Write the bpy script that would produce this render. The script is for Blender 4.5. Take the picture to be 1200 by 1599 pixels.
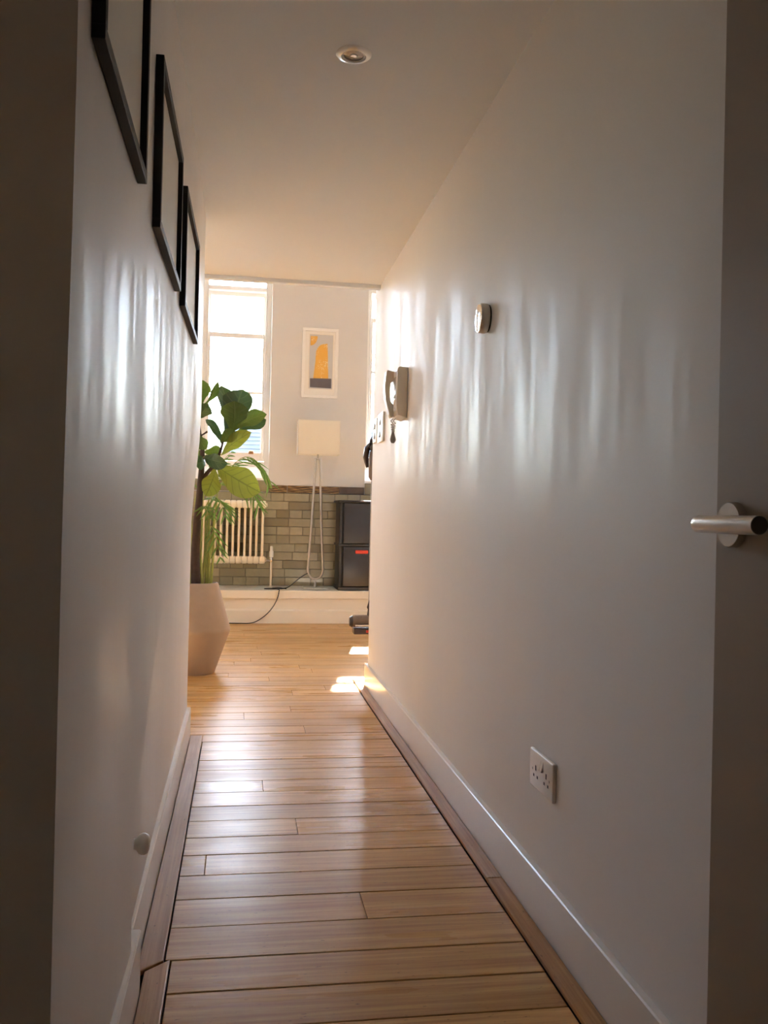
import bpy, bmesh, math, random
from mathutils import Vector, Matrix

# ------------------------------------------------------------------ clear
for o in list(bpy.data.objects): bpy.data.objects.remove(o, do_unlink=True)
SC = bpy.context.scene
COL = SC.collection
rnd = random.Random(7)

# ------------------------------------------------------------------ camera
F, YAW, PITCH, ROLL, CAMH = 1405.0, 0.15719, 0.00569, 0.02199, 1.0
_fw = Vector((math.sin(YAW)*math.cos(PITCH), math.cos(YAW)*math.cos(PITCH), math.sin(PITCH)))
_r = Vector((math.cos(YAW), -math.sin(YAW), 0)); _u = _r.cross(_fw)
_c, _s = math.cos(ROLL), math.sin(ROLL)
RX, RY = _c*_r + _s*_u, -_s*_r + _c*_u
cam_d = bpy.data.cameras.new('camera'); cam = bpy.data.objects.new('camera', cam_d); COL.objects.link(cam)
cam_d.sensor_fit = 'HORIZONTAL'; cam_d.sensor_width = 36.0; cam_d.lens = F/1200*36.0
cam_d.clip_start = 0.02; cam_d.clip_end = 300
M = Matrix((RX, RY, -_fw)).transposed().to_4x4(); M.translation = (0, 0, CAMH)
cam.matrix_world = M
SC.camera = cam
def at(px, py, Y):
    """point of the place at distance Y down the corridor seen at a photo position"""
    d = _fw + RX*((px-600)/F) - RY*((py-799.5)/F)
    return Vector((0, 0, CAMH)) + d*(Y/d.y)

# ------------------------------------------------------------------ world, sun, exposure
SUN_DX, SUN_DZ = 0.185, 0.80          # per metre towards the windows
sun_dir = Vector((SUN_DX, 1, SUN_DZ)).normalized()
w = bpy.data.worlds.new('sky'); SC.world = w; w.use_nodes = True
nt = w.node_tree; nt.nodes.clear()
wo = nt.nodes.new('ShaderNodeOutputWorld'); bg = nt.nodes.new('ShaderNodeBackground')
sky = nt.nodes.new('ShaderNodeTexSky'); sky.sky_type = 'NISHITA'; sky.sun_disc = False
sky.sun_elevation = math.asin(sun_dir.z); sky.sun_rotation = math.atan2(sun_dir.x, sun_dir.y)
sky.altitude = 50; sky.air_density = 1.0; sky.dust_density = 0.8; sky.ozone_density = 1.0
bg.inputs['Strength'].default_value = 2.4
nt.links.new(sky.outputs[0], bg.inputs['Color']); nt.links.new(bg.outputs[0], wo.inputs['Surface'])
sl = bpy.data.lights.new('sun', 'SUN'); sun = bpy.data.objects.new('sun', sl); COL.objects.link(sun)
sl.energy = 62.0; sl.angle = math.radians(0.6); sl.color = (1.0, 0.955, 0.90)
sun.rotation_euler = sun_dir.to_track_quat('Z', 'Y').to_euler(); sun.location = (3, 14, 12)
SC.view_settings.view_transform = 'Standard'; SC.view_settings.look = 'None'
SC.view_settings.gamma = 1.0; SC.view_settings.use_curve_mapping = False
SC.view_settings.exposure = 0.88
SC.cycles.max_bounces = 10; SC.cycles.diffuse_bounces = 8; SC.cycles.glossy_bounces = 4; SC.cycles.transparent_max_bounces = 12

# ------------------------------------------------------------------ materials
MAT = {}
def new_mat(name):
    m = bpy.data.materials.new(name); m.use_nodes = True; MAT[name] = m
    return m, m.node_tree, m.node_tree.nodes['Principled BSDF']
def _pos(n, scale):
    g = n.nodes.new('ShaderNodeNewGeometry'); mp = n.nodes.new('ShaderNodeMapping')
    mp.inputs['Scale'].default_value = scale
    n.links.new(g.outputs['Position'], mp.inputs['Vector']); return mp.outputs[0]
def _noise(n, vec, scale=1.0, detail=3.0, rough=.5):
    t = n.nodes.new('ShaderNodeTexNoise'); t.inputs['Scale'].default_value = scale
    t.inputs['Detail'].default_value = detail; t.inputs['Roughness'].default_value = rough
    n.links.new(vec, t.inputs['Vector']); return t.outputs[0]
def _range(n, val, a, b, lo=.3, hi=.7):
    t = n.nodes.new('ShaderNodeMapRange'); t.inputs[1].default_value = lo; t.inputs[2].default_value = hi
    t.inputs[3].default_value = a; t.inputs[4].default_value = b
    n.links.new(val, t.inputs[0]); return t.outputs[0]
def _mix(n, fac, a, b):
    t = n.nodes.new('ShaderNodeMix'); t.data_type = 'RGBA'
    if hasattr(fac, 'links'): n.links.new(fac, t.inputs[0])
    else: t.inputs[0].default_value = fac
    for k, v in ((6, a), (7, b)):
        if hasattr(v, 'links'): n.links.new(v, t.inputs[k])
        else: t.inputs[k].default_value = (*v, 1)
    return t.outputs[2]
def _bump(n, p, val, strength, dist=.002):
    b = n.nodes.new('ShaderNodeBump'); b.inputs['Strength'].default_value = strength
    b.inputs['Distance'].default_value = dist
    n.links.new(val, b.inputs['Height']); n.links.new(b.outputs[0], p.inputs['Normal'])
def simple(name, col, rough=.5, metal=0.0, var=.06, scale=25, spec=.5, bump=0.0, coat=0.0):
    m, n, p = new_mat(name)
    nz = _noise(n, _pos(n, (scale,)*3), 1, 3)
    n.links.new(_mix(n, nz, tuple(c*(1-var) for c in col), tuple(min(1, c*(1+var)) for c in col)), p.inputs['Base Color'])
    p.inputs['Roughness'].default_value = rough; p.inputs['Metallic'].default_value = metal
    p.inputs['Specular IOR Level'].default_value = spec; p.inputs['Coat Weight'].default_value = coat
    if bump: _bump(n, p, nz, bump, .001)
    return m
def wall_paint(name, col, r0=.28, r1=.5, spec=.5):
    """satin emulsion with brushed, uneven sheen"""
    m, n, p = new_mat(name)
    a = _noise(n, _pos(n, (3.5, 3.5, .9)), 1, 5, .6)
    b = _noise(n, _pos(n, (24, 24, 1.8)), 1, 3, .6)
    c = _noise(n, _pos(n, (.9, .9, .7)), 1, 2)
    ad = n.nodes.new('ShaderNodeMath'); ad.operation = 'MULTIPLY_ADD'; ad.inputs[1].default_value = .45
    n.links.new(b, ad.inputs[0]); n.links.new(a, ad.inputs[2])
    n.links.new(_range(n, ad.outputs[0], r0, r1, .62, .84), p.inputs['Roughness'])
    n.links.new(_mix(n, c, tuple(v*.985 for v in col), tuple(min(1, v*1.015) for v in col)), p.inputs['Base Color'])
    p.inputs['Specular IOR Level'].default_value = spec
    _bump(n, p, a, .06, .004)
    return m
def wood(name, c0, c1, along='X', rough=(.2, .36), coat=.0, grain=60, bump=.12, spec=.15):
    m, n, p = new_mat(name)
    oi = n.nodes.new('ShaderNodeObjectInfo')
    g = n.nodes.new('ShaderNodeNewGeometry'); off = n.nodes.new('ShaderNodeVectorMath'); off.operation = 'MULTIPLY_ADD'
    cb = n.nodes.new('ShaderNodeCombineXYZ')
    for k in range(3): n.links.new(oi.outputs['Random'], cb.inputs[k])
    n.links.new(cb.outputs[0], off.inputs[0]); off.inputs[1].default_value = (37, 23, 11); n.links.new(g.outputs['Position'], off.inputs[2])
    mp = n.nodes.new('ShaderNodeMapping'); mp.inputs['Scale'].default_value = (2.2, grain, 20) if along == 'X' else (grain, 2.2, 20)
    n.links.new(off.outputs[0], mp.inputs[0])
    gr = _noise(n, mp.outputs[0], 1, 6, .65)
    mp2 = n.nodes.new('ShaderNodeMapping'); mp2.inputs['Scale'].default_value = (1.3, 9, 5) if along == 'X' else (9, 1.3, 5)
    n.links.new(off.outputs[0], mp2.inputs[0]); bl = _noise(n, mp2.outputs[0], 1, 3, .55)
    base = _mix(n, _range(n, gr, 0, 1, .36, .66), c0, c1)
    t = tuple(v*.72 for v in c0)
    base = _mix(n, _range(n, bl, 0, .55, .45, .8), base, t)
    hs = n.nodes.new('ShaderNodeHueSaturation'); n.links.new(base, hs.inputs['Color'])
    n.links.new(_range(n, oi.outputs['Random'], .89, 1.10, 0, 1), hs.inputs['Value'])
    # small knots and specks
    sp = _noise(n, _pos(n, (45, 130, 10) if along == 'X' else (130, 45, 10)), 1, 2, .5)
    out = _mix(n, _range(n, sp, 0, .7, .67, .76), hs.outputs[0], tuple(v*.3 for v in c0))
    n.links.new(out, p.inputs['Base Color'])
    n.links.new(_range(n, bl, rough[0], rough[1], .3, .7), p.inputs['Roughness'])
    p.inputs['Coat Weight'].default_value = coat; p.inputs['Coat Roughness'].default_value = .22
    p.inputs['Specular IOR Level'].default_value = spec
    _bump(n, p, gr, bump, .0012)
    return m

wall_paint('wall_paint', (.885, .86, .835), .35, .64, .06)
wall_paint('ceiling_paint', (.83, .85, .86), .5, .65, .2)
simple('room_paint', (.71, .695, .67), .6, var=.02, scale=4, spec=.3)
simple('skirting_gloss', (.82, .775, .715), .26, var=.02, scale=8)
simple('window_white', (.88, .86, .82), .35, var=.02, scale=8)
simple('ledge_cream', (.84, .775, .66), .4, var=.03, scale=6)
simple('ledge_grey', (.62, .62, .57), .3, var=.06, scale=9)
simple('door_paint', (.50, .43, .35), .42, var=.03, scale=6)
wood('floor_oak', (.475, .238, .074), (.71, .432, .162), 'X', rough=(.25, .36), bump=.08)
wood('strip_oak', (.34, .165, .055), (.50, .28, .105), 'Y', rough=(.3, .45), grain=90)
simple('subfloor_dark', (.03, .02, .012), .9)
simple('black_frame', (.006, .0055, .0055), .5, var=.1, spec=.25)
simple('print_paper', (.80, .76, .68), .6, var=.015, scale=5)
simple('brushed_steel', (.55, .52, .48), .32, 1.0, var=.08, scale=60)
simple('dark_shade_steel', (.14, .13, .12), .35, 1.0)  # darker steel, also carries the shade on the lever's end face
simple('chrome', (.85, .84, .82), .07, 1.0)
simple('white_plastic', (.80, .76, .69), .3, var=.02)
simple('phone_plastic', (.74, .68, .56), .32, var=.03)
simple('grey_plastic', (.42, .39, .36), .35)
simple('cord_grey', (.40, .36, .30), .5)
simple('slot_dark', (.02, .016, .012), .7)
simple('red_mark', (.62, .04, .02), .4)
simple('radiator_cream', (.86, .76, .58), .34, var=.03)
simple('grout', (.17, .15, .10), .85, var=.1, scale=60)
simple('trim_brown', (.085, .045, .018), .3, var=.25, scale=40)
simple('ridge_tan', (.36, .23, .095), .3, var=.3, scale=30)
simple('black_cabinet', (.011, .010, .011), .34, var=.15)
simple('cabinet_door', (.020, .016, .016), .27, var=.15)
simple('cabinet_red', (.70, .055, .02), .4)
simple('cord_black', (.01, .01, .01), .5)
simple('lamp_metal', (.52, .47, .40), .33, 1.0)
simple('satin_aluminium', (.86, .84, .80), .28, 1.0, var=.03)
simple('terracotta_beige', (.40, .30, .22), .75, var=.08, scale=18, bump=.25)
simple('soil', (.05, .035, .025), .95, var=.4, scale=60)
simple('bark', (.055, .033, .024), .85, var=.45, scale=45, bump=.5)
simple('cane', (.33, .36, .08), .45, var=.3, scale=30)
simple('mat_white', (.86, .83, .77), .6, var=.01)
simple('art_grey', (.60, .59, .58), .7, var=.04)
simple('art_charcoal', (.13, .12, .13), .7, var=.1)
simple('brass_catch', (.45, .25, .12), .4, .6)
simple('vac_purple', (.055, .04, .04), .22, var=.2)
simple('vac_clear', (.22, .16, .13), .15, var=.15)
simple('concrete', (.42, .42, .43), .85, var=.08, scale=2)
simple('render_pale', (.75, .76, .78), .85, var=.05, scale=1)
simple('bulb_glass', (.55, .52, .48), .22, .7, var=.35, scale=120)

def art_yellow():
    m, n, p = new_mat('art_yellow')
    sp = _noise(n, _pos(n, (120, 120, 120)), 1, 2)
    low = _noise(n, _pos(n, (9, 9, 9)), 1, 1)
    mm = n.nodes.new('ShaderNodeMath'); mm.operation = 'MULTIPLY'
    n.links.new(_range(n, sp, 0, 1, .56, .62), mm.inputs[0]); n.links.new(_range(n, low, 0, 1, .45, .58), mm.inputs[1])
    n.links.new(_mix(n, mm.outputs[0], (.78, .42, .07), (.92, .80, .50)), p.inputs['Base Color']); p.inputs['Roughness'].default_value = .7
art_yellow()
def tile_mat():
    m, n, p = new_mat('glazed_tile')
    oi = n.nodes.new('ShaderNodeObjectInfo')
    rp = n.nodes.new('ShaderNodeValToRGB'); n.links.new(oi.outputs['Random'], rp.inputs[0])
    e = rp.color_ramp.elements
    e[0].position = 0; e[0].color = (.235, .19, .10, 1); e[1].position = 1; e[1].color = (.45, .39, .245, 1)
    for q, c in ((.2, (.29, .255, .155, 1)), (.5, (.35, .31, .19, 1)), (.8, (.39, .345, .215, 1))):
        x = rp.color_ramp.elements.new(q); x.color = c
    nz = _noise(n, _pos(n, (22, 22, 22)), 1, 3)
    n.links.new(_mix(n, _range(n, nz, 0, .35), rp.outputs[0], (.25, .22, .14)), p.inputs['Base Color'])
    p.inputs['Roughness'].default_value = .24; p.inputs['Coat Weight'].default_value = .3
    _bump(n, p, nz, .15, .004)
tile_mat()
def glass_mat(name, tint):
    m, n, p = new_mat(name); out = n.nodes['Material Output']
    tr = n.nodes.new('ShaderNodeBsdfTransparent'); tr.inputs[0].default_value = (*tint, 1)
    gl = n.nodes.new('ShaderNodeBsdfGlossy'); gl.inputs['Roughness'].default_value = .02
    fr = n.nodes.new('ShaderNodeFresnel'); fr.inputs[0].default_value = 1.35
    mx = n.nodes.new('ShaderNodeMixShader')
    n.links.new(fr.outputs[0], mx.inputs[0]); n.links.new(tr.outputs[0], mx.inputs[1]); n.links.new(gl.outputs[0], mx.inputs[2])
    n.links.new(mx.outputs[0], out.inputs['Surface']); n.nodes.remove(p)
glass_mat('window_glass', (.96, .97, .97)); glass_mat('fill_tint_glass', (.78, .56, .40))
def shade_mat():
    m, n, p = new_mat('shade_linen'); out = n.nodes['Material Output']
    nz = _noise(n, _pos(n, (260, 260, 260)), 1, 2)
    col = _mix(n, nz, (.90, .86, .76), (.94, .91, .83))
    n.links.new(col, p.inputs['Base Color']); p.inputs['Roughness'].default_value = .8
    tl = n.nodes.new('ShaderNodeBsdfTranslucent'); n.links.new(col, tl.inputs[0])
    mx = n.nodes.new('ShaderNodeMixShader'); mx.inputs[0].default_value = .35
    n.links.new(p.outputs[0], mx.inputs[1]); n.links.new(tl.outputs[0], mx.inputs[2]); n.links.new(mx.outputs[0], out.inputs['Surface'])
shade_mat()
def leaf_mat(name, top, vein, trans, tw=.4, rough=.35):
    m, n, p = new_mat(name); out = n.nodes['Material Output']
    uv = n.nodes.new('ShaderNodeUVMap'); sx = n.nodes.new('ShaderNodeSeparateXYZ'); n.links.new(uv.outputs[0], sx.inputs[0])
    def mth(op, a, b=None):
        t = n.nodes.new('ShaderNodeMath'); t.operation = op
        for k, v in ((0, a), (1, b)):
            if v is None: continue
            if hasattr(v, 'links'): n.links.new(v, t.inputs[k])
            else: t.inputs[k].default_value = v
        return t.outputs[0]
    av = mth('ABSOLUTE', mth('SUBTRACT', sx.outputs[1], .5))
    mid = _range(n, av, 1, 0, .012, .035)
    ph = mth('FRACT', mth('MULTIPLY', mth('SUBTRACT', sx.outputs[0], mth('MULTIPLY', av, .45)), 6.0))
    lat = _range(n, mth('ABSOLUTE', mth('SUBTRACT', ph, .5)), .8, 0, .02, .09)
    v = mth('MAXIMUM', mid, lat)
    nz = _noise(n, _pos(n, (30, 30, 30)), 1, 2)
    base = _mix(n, nz, tuple(c*.75 for c in top), tuple(c*1.25 for c in top))
    col = _mix(n, v, base, vein)
    n.links.new(col, p.inputs['Base Color']); p.inputs['Roughness'].default_value = rough
    _bump(n, p, v, .4, .004)
    tl = n.nodes.new('ShaderNodeBsdfTranslucent'); n.links.new(_mix(n, v, trans, tuple(c*.6 for c in trans)), tl.inputs[0])
    mx = n.nodes.new('ShaderNodeMixShader'); mx.inputs[0].default_value = tw
    n.links.new(p.outputs[0], mx.inputs[1]); n.links.new(tl.outputs[0], mx.inputs[2]); n.links.new(mx.outputs[0], out.inputs['Surface'])
leaf_mat('leaf_dark', (.035, .075, .035), (.10, .16, .07), (.06, .14, .03), .25)
leaf_mat('leaf_mid', (.058, .098, .024), (.15, .20, .07), (.15, .23, .025), .4)
leaf_mat('leaf_backlit', (.125, .155, .024), (.08, .085, .018), (.34, .37, .04), .5)  # underside tone and backlit look put into this leaf colour
leaf_mat('palm_leaf', (.05, .12, .04), (.08, .16, .05), (.25, .40, .06), .4)
def slate_mat():
    m, n, p = new_mat('slate'); oi = _noise(n, _pos(n, (3, 3, 3)), 1, 4)
    n.links.new(_mix(n, oi, (.055, .050, .046), (.15, .135, .12)), p.inputs['Base Color']); p.inputs['Roughness'].default_value = .6
slate_mat()

# ------------------------------------------------------------------ mesh helpers
class MB:
    def __init__(s): s.bm = bmesh.new()
    def box(s, x0, x1, y0, y1, z0, z1, bev=0.0, seg=1):
        vs = [s.bm.verts.new((x, y, z)) for x in (x0, x1) for y in (y0, y1) for z in (z0, z1)]
        fs = []
        for f in ((0,1,3,2),(4,6,7,5),(0,4,5,1),(2,3,7,6),(0,2,6,4),(1,5,7,3)):
            fs.append(s.bm.faces.new([vs[i] for i in f]))
        if bev:
            es = list({e for f in fs for e in f.edges})
            bmesh.ops.bevel(s.bm, geom=es, offset=bev, segments=seg, affect='EDGES', profile=.6)
        return s
    def prism(s, pts, axis, a, b, bev=0.0):
        """polygon pts (2D) extruded along axis from a to b; 2D order = remaining axes in xyz order"""
        def P(q, h):
            l = list(q); l.insert(axis, h); return l
        A = [s.bm.verts.new(P(q, a)) for q in pts]; B = [s.bm.verts.new(P(q, b)) for q in pts]
        n = len(pts); fs = [s.bm.faces.new(A), s.bm.faces.new(B)]
        for i in range(n): fs.append(s.bm.faces.new((A[i], A[(i+1) % n], B[(i+1) % n], B[i])))
        bmesh.ops.recalc_face_normals(s.bm, faces=fs)
        if bev:
            es = [e for f in fs[:2] for e in f.edges]
            bmesh.ops.bevel(s.bm, geom=es, offset=bev, segments=2, affect='EDGES', profile=.6)
        return s
    def tube(s, pts, r, seg=10, cap=True):
        pts = [Vector(p) for p in pts]; n = len(pts)
        rs = r if isinstance(r, (list, tuple)) else [r]*n
        rings = []; up = None
        for i, p in enumerate(pts):
            t = (pts[min(i+1, n-1)] - pts[max(i-1, 0)]).normalized()
            if up is None:
                up = t.orthogonal().normalized()
            else:
                up = (up - t*up.dot(t))
                up = up.normalized() if up.length > 1e-6 else t.orthogonal().normalized()
            b = t.cross(up)
            rings.append([s.bm.verts.new(p + rs[i]*(math.cos(2*math.pi*k/seg)*up + math.sin(2*math.pi*k/seg)*b)) for k in range(seg)])
        for i in range(n-1):
            for k in range(seg):
                s.bm.faces.new((rings[i][k], rings[i][(k+1) % seg], rings[i+1][(k+1) % seg], rings[i+1][k]))
        if cap:
            s.bm.faces.new(list(reversed(rings[0]))); s.bm.faces.new(rings[-1])
        return s
    def lathe(s, prof, o=(0, 0, 0), axis=(0, 0, 1), seg=32):
        """prof: (radius, height) pairs along axis from o"""
        ax = Vector(axis).normalized(); u = ax.orthogonal().normalized(); v = ax.cross(u); o = Vector(o)
        rings = []
        for r, h in prof:
            if r < 1e-6: rings.append([s.bm.verts.new(o + ax*h)])
            else: rings.append([s.bm.verts.new(o + ax*h + r*(math.cos(2*math.pi*k/seg)*u + math.sin(2*math.pi*k/seg)*v)) for k in range(seg)])
        for a, b in zip(rings, rings[1:]):
            for k in range(seg):
                k2 = (k+1) % seg
                if len(a) == 1 and len(b) == 1: continue
                if len(a) == 1: s.bm.faces.new((a[0], b[k2], b[k]))
                elif len(b) == 1: s.bm.faces.new((a[k], a[k2], b[0]))
                else: s.bm.faces.new((a[k], a[k2], b[k2], b[k]))
        return s
    def build(s, name, mat, parent=None, smooth=False, loc=None):
        return link_mesh(name, s.bm, mat, parent, smooth, loc)
ORG = {}
def link_mesh(name, bm, mat, parent=None, smooth=False, loc=None, fix=True):
    if fix: bmesh.ops.recalc_face_normals(bm, faces=bm.faces)
    co = [v.co for v in bm.verts]
    if loc is None:
        lo = Vector([min(c[k] for c in co) for k in range(3)]); hi = Vector([max(c[k] for c in co) for k in range(3)])
        loc = Vector(((lo.x+hi.x)/2, (lo.y+hi.y)/2, lo.z))
    loc = Vector(loc)
    bmesh.ops.translate(bm, verts=bm.verts, vec=-loc)
    me = bpy.data.meshes.new(name); bm.to_mesh(me); bm.free()
    me.materials.append(MAT[mat])
    if smooth:
        for p in me.polygons: p.use_smooth = True
        me.set_sharp_from_angle(angle=math.radians(40))
    o = bpy.data.objects.new(name, me); COL.objects.link(o)
    place(o, loc, parent)
    return o
def place(o, loc, parent=None):
    ORG[o] = Vector(loc); o.location = loc
    if parent is not None:
        o.parent = parent; o.location = Vector(loc) - ORG[parent]
def thing(name, label, cat, loc, group=None):
    o = bpy.data.objects.new(name, None); COL.objects.link(o); o.empty_display_size = .05
    place(o, loc); tag(o, label, cat, group); return o
def tag(o, label, cat=None, group=None):
    o['label'] = label
    if cat: o['category'] = cat
    if group: o['group'] = group
    return o
def struct(o, label=None, cat=None):
    o['kind'] = 'structure'
    if label: o['label'] = label
    if cat: o['category'] = cat
    return o
def struct_empty(name, label, loc, cat):
    o = bpy.data.objects.new(name, None); COL.objects.link(o); place(o, loc); return struct(o, label, cat)

# ------------------------------------------------------------------ dimensions of the place
XR = 0.756; CEIL = 2.322; YC = 5.095; YR = 5.25; YL = 4.10; YN = 1.11
WY = 8.90; LEDGE_Y = 8.315; LEDGE_Z = 0.305; WINY = 9.10; OUTY = 9.27
RX0, RX1, RTOP = -2.45, 3.95, 3.55
WIN = [(-2.18, -1.46), (-.462, .255), (1.207, 1.925), (2.88, 3.60)]
WTOP = 3.40

# ------------------------------------------------------------------ floor
floor = struct_empty('floor', 'honey oak plank floor running crosswise down the hall', (0, 3, 0), 'floor')
MB().box(RX0-.1, RX1+.1, -1.6, LEDGE_Y+.3, -.06, -.022).build('subfloor', 'subfloor_dark', floor)
edges = [1.63, 1.775, 1.918, 2.06, 2.22, 2.38, 2.534, 2.684, 2.827, 2.98, 3.126, 3.278, 3.418, 3.566, 3.71, 3.855, 4.01, 4.14]
while edges[0] > -1.4: edges.insert(0, edges[0]-.147)
while edges[-1] < LEDGE_Y: edges.append(edges[-1] + rnd.choice((.141, .146, .149, .152)))
JOINT = {2.22: [.333], 2.534: [-.079], 3.278: [.10], 2.827: [.198], 4.14: [.314], 1.63: [.05]}
for a, b in zip(edges, edges[1:]):
    b2 = min(b, LEDGE_Y+.03)
    if a >= LEDGE_Y: break
    x0 = -1.2 if b < YN else (-.1320 if b < 2.07 else (-.1462 if b < YL+.02 else RX0))
    x1 = .6893 if b < YR else RX1
    key = next((k for k in JOINT if abs(k-a) < 1e-4), None)
    if key: js = list(JOINT[key])
    else:
        js = []; x = x0 + rnd.uniform(.5, 1.7)
        while x < x1-.35:
            if x > x0+.35 and (a > YL or rnd.random() < .08): js.append(x)
            x += rnd.uniform(1.3, 2.3)
    xs = [x0]+js+[x1]
    for q0, q1 in zip(xs, xs[1:]):
        dz = rnd.uniform(-.0006, .0006)
        MB().box(q0+.0006, q1-.0006, a+.0021, b2-.0021, -.02, dz, .0012).build('floor_board', 'floor_oak', floor)

# raised oak edge strips along the skirting
st = [(.691, .7362, -1.3, 2.409), (.692, .7362, 2.412, 5.46)]
for i, (a, b, c, d) in enumerate(st):
    o = MB().box(a, b, c, d, 0, .011, .003, 2).build('trim_%d' % (i+1), 'strip_oak')
    struct(o, ['near oak edge strip along the right skirting', 'far oak edge strip along the right skirting'][i], 'trim')
o = MB().prism([(-.2008, 1.990), (-.148, 2.038), (-.148, 4.09), (-.2008, 4.09)], 2, 0, .012, .003).build('trim_3', 'strip_oak')
struct(o, 'far oak edge strip along the left skirting', 'trim')
o = MB().prism([(-.1842, -.2), (-.134, -.2), (-.134, 2.046), (-.1845, 1.998)], 2, 0, .010, .003).build('trim_4', 'strip_oak')
struct(o, 'near oak edge strip along the left skirting with mitred end', 'trim')

# ------------------------------------------------------------------ walls
# left hall wall: plaster with a shallow sunk area below a slanting edge, around the low cupboard
def x_up(Y):
    k = min(1, max(0, (Y-1.8)/1.9)); return -.205 + .018*k*k*(3-2*k)
BND = [(-.05, 1.826), (.30, 1.826), (.43, 1.832), (.461, 1.94), (.564, 2.055), (.675, 2.225), (.803, 2.455), (.963, 2.625), (1.11, 3.017), (1.24, 3.115), (1.32, 3.22), (1.5, 3.45), (1.7, 3.6), (2.0, 3.7), (CEIL+.03, 3.75)]
def zfade(z):
    k = min(1, max(0, (z-.95)/.5)); return k*k*(3-2*k)
def x_near(Y, z, yb):
    k = zfade(z); return (-.2090 + .0140*(Y-YN)/(yb-YN))*(1-k) + x_up(Y)*k
def x_far(Y, z, yb):
    k = zfade(z); return (-.2080 - .0125*(1-math.exp(-(Y-yb)/.6)))*(1-k) + x_up(Y)*k
bm = bmesh.new()
NC, FC = 14, 8
near_g, far_g = [], []
for z, yb in BND:
    near_g.append([bm.verts.new((x_near(YN+(yb-YN)*i/NC, z, yb), YN+(yb-YN)*i/NC, z)) for i in range(NC+1)])
    far_g.append([bm.verts.new((x_far(yb+(YL-yb)*i/FC, z, yb), yb+(YL-yb)*i/FC, z)) for i in range(FC+1)])
for G, n in ((near_g, NC), (far_g, FC)):
    for r0, r1 in zip(G, G[1:]):
        for i in range(n): bm.faces.new((r0[i], r0[i+1], r1[i+1], r1[i]))
for j in range(len(BND)-1):
    bm.faces.new((near_g[j][-1], far_g[j][0], far_g[j+1][0], near_g[j+1][-1]))
# back, ends
BX = -.33
bn = [bm.verts.new((BX, YN, BND[0][0])), bm.verts.new((BX, YN, BND[-1][0]))]
bf = [bm.verts.new((BX, YL, BND[0][0])), bm.verts.new((BX, YL, BND[-1][0]))]
bm.faces.new((bn[0], bn[1], bf[1], bf[0]))
bm.faces.new([r[0] for r in near_g] + [bn[1], bn[0]])
bm.faces.new([r[-1] for r in far_g] + [bf[1], bf[0]])
wl = link_mesh('wall_left', bm, 'wall_paint'); struct(wl, 'left hall wall with satin paint and sunk lower panel', 'wall')
for p in wl.data.polygons: p.use_smooth = True
wl.data.set_sharp_from_angle(angle=math.radians(4))
struct(MB().box(-1.3, BX+.001, YN, YN+.12, -.05, CEIL+.02).build('wall_left_return', 'wall_paint'), 'dark return of the left wall facing the camera', 'wall')
struct(MB().box(-1.3, -1.2, -1.5, YN, -.05, CEIL+.02).build('wall_left_lobby', 'wall_paint'))
BW = (-.95, -.72, 1.30, 1.60)      # unseen opening behind the camera, added for dim fill light
wbh = struct_empty('wall_behind', 'lobby wall behind the camera', (-.2, -1.5, 0), 'wall')
for q in ((-1.3, BW[0], -.05, CEIL+.02), (BW[1], XR+.12, -.05, CEIL+.02), (BW[0], BW[1], -.05, BW[2]), (BW[0], BW[1], BW[3], CEIL+.02)):
    MB().box(q[0], q[1], -1.6, -1.5, q[2], q[3]).build('wall_panel', 'wall_paint', wbh)
wr = MB().box(XR, XR+.13, -1.5, YR, -.05, CEIL+.02).build('wall_right', 'wall_paint'); struct(wr, 'long right hall wall in streaky satin paint', 'wall')
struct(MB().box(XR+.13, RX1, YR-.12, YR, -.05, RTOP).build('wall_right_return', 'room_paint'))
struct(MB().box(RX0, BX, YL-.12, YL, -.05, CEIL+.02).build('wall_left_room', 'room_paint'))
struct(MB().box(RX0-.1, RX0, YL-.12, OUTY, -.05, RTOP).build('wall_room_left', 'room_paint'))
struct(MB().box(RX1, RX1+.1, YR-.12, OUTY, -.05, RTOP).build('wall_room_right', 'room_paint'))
# hall ceiling with a small bead at its open edge, wall above it
ce = MB().box(-1.3, XR+.13, -1.6, YL, CEIL, CEIL+.12).box(RX0, XR+.13, YL, YC, CEIL, CEIL+.12).build('ceiling', 'ceiling_paint'); struct(ce, 'plain hall ceiling', 'ceiling')
struct(MB().box(RX0, XR, YC-.03, YC+.012, CEIL-.022, CEIL+.01, .004, 2).build('trim_5', 'ceiling_paint'), 'thin bead along the open edge of the hall ceiling', 'trim')
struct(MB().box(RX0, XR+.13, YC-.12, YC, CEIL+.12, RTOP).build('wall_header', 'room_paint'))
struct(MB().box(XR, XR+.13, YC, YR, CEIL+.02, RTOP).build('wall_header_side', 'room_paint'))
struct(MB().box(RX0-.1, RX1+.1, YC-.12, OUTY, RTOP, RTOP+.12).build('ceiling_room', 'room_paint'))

# far wall: piers between the windows, band above, apron below
wb = struct_empty('wall_back', 'cream far wall with tall windows over a glazed tile dado', (.7, WY, 0), 'wall')
xs = [RX0] + [v for ww in WIN for v in ww] + [RX1]
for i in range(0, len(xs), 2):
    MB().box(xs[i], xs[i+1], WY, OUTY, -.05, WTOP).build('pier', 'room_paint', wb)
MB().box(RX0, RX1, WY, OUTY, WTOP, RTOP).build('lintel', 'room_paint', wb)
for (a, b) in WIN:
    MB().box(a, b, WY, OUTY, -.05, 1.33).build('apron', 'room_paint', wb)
    MB().prism([(WY-.012, 1.335), (WY-.012, 1.355), (WINY+.005, 1.505), (WINY+.1, 1.505), (WINY+.1, 1.335)], 0, a, b).build('sloping_sill', 'window_white', wb)

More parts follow.
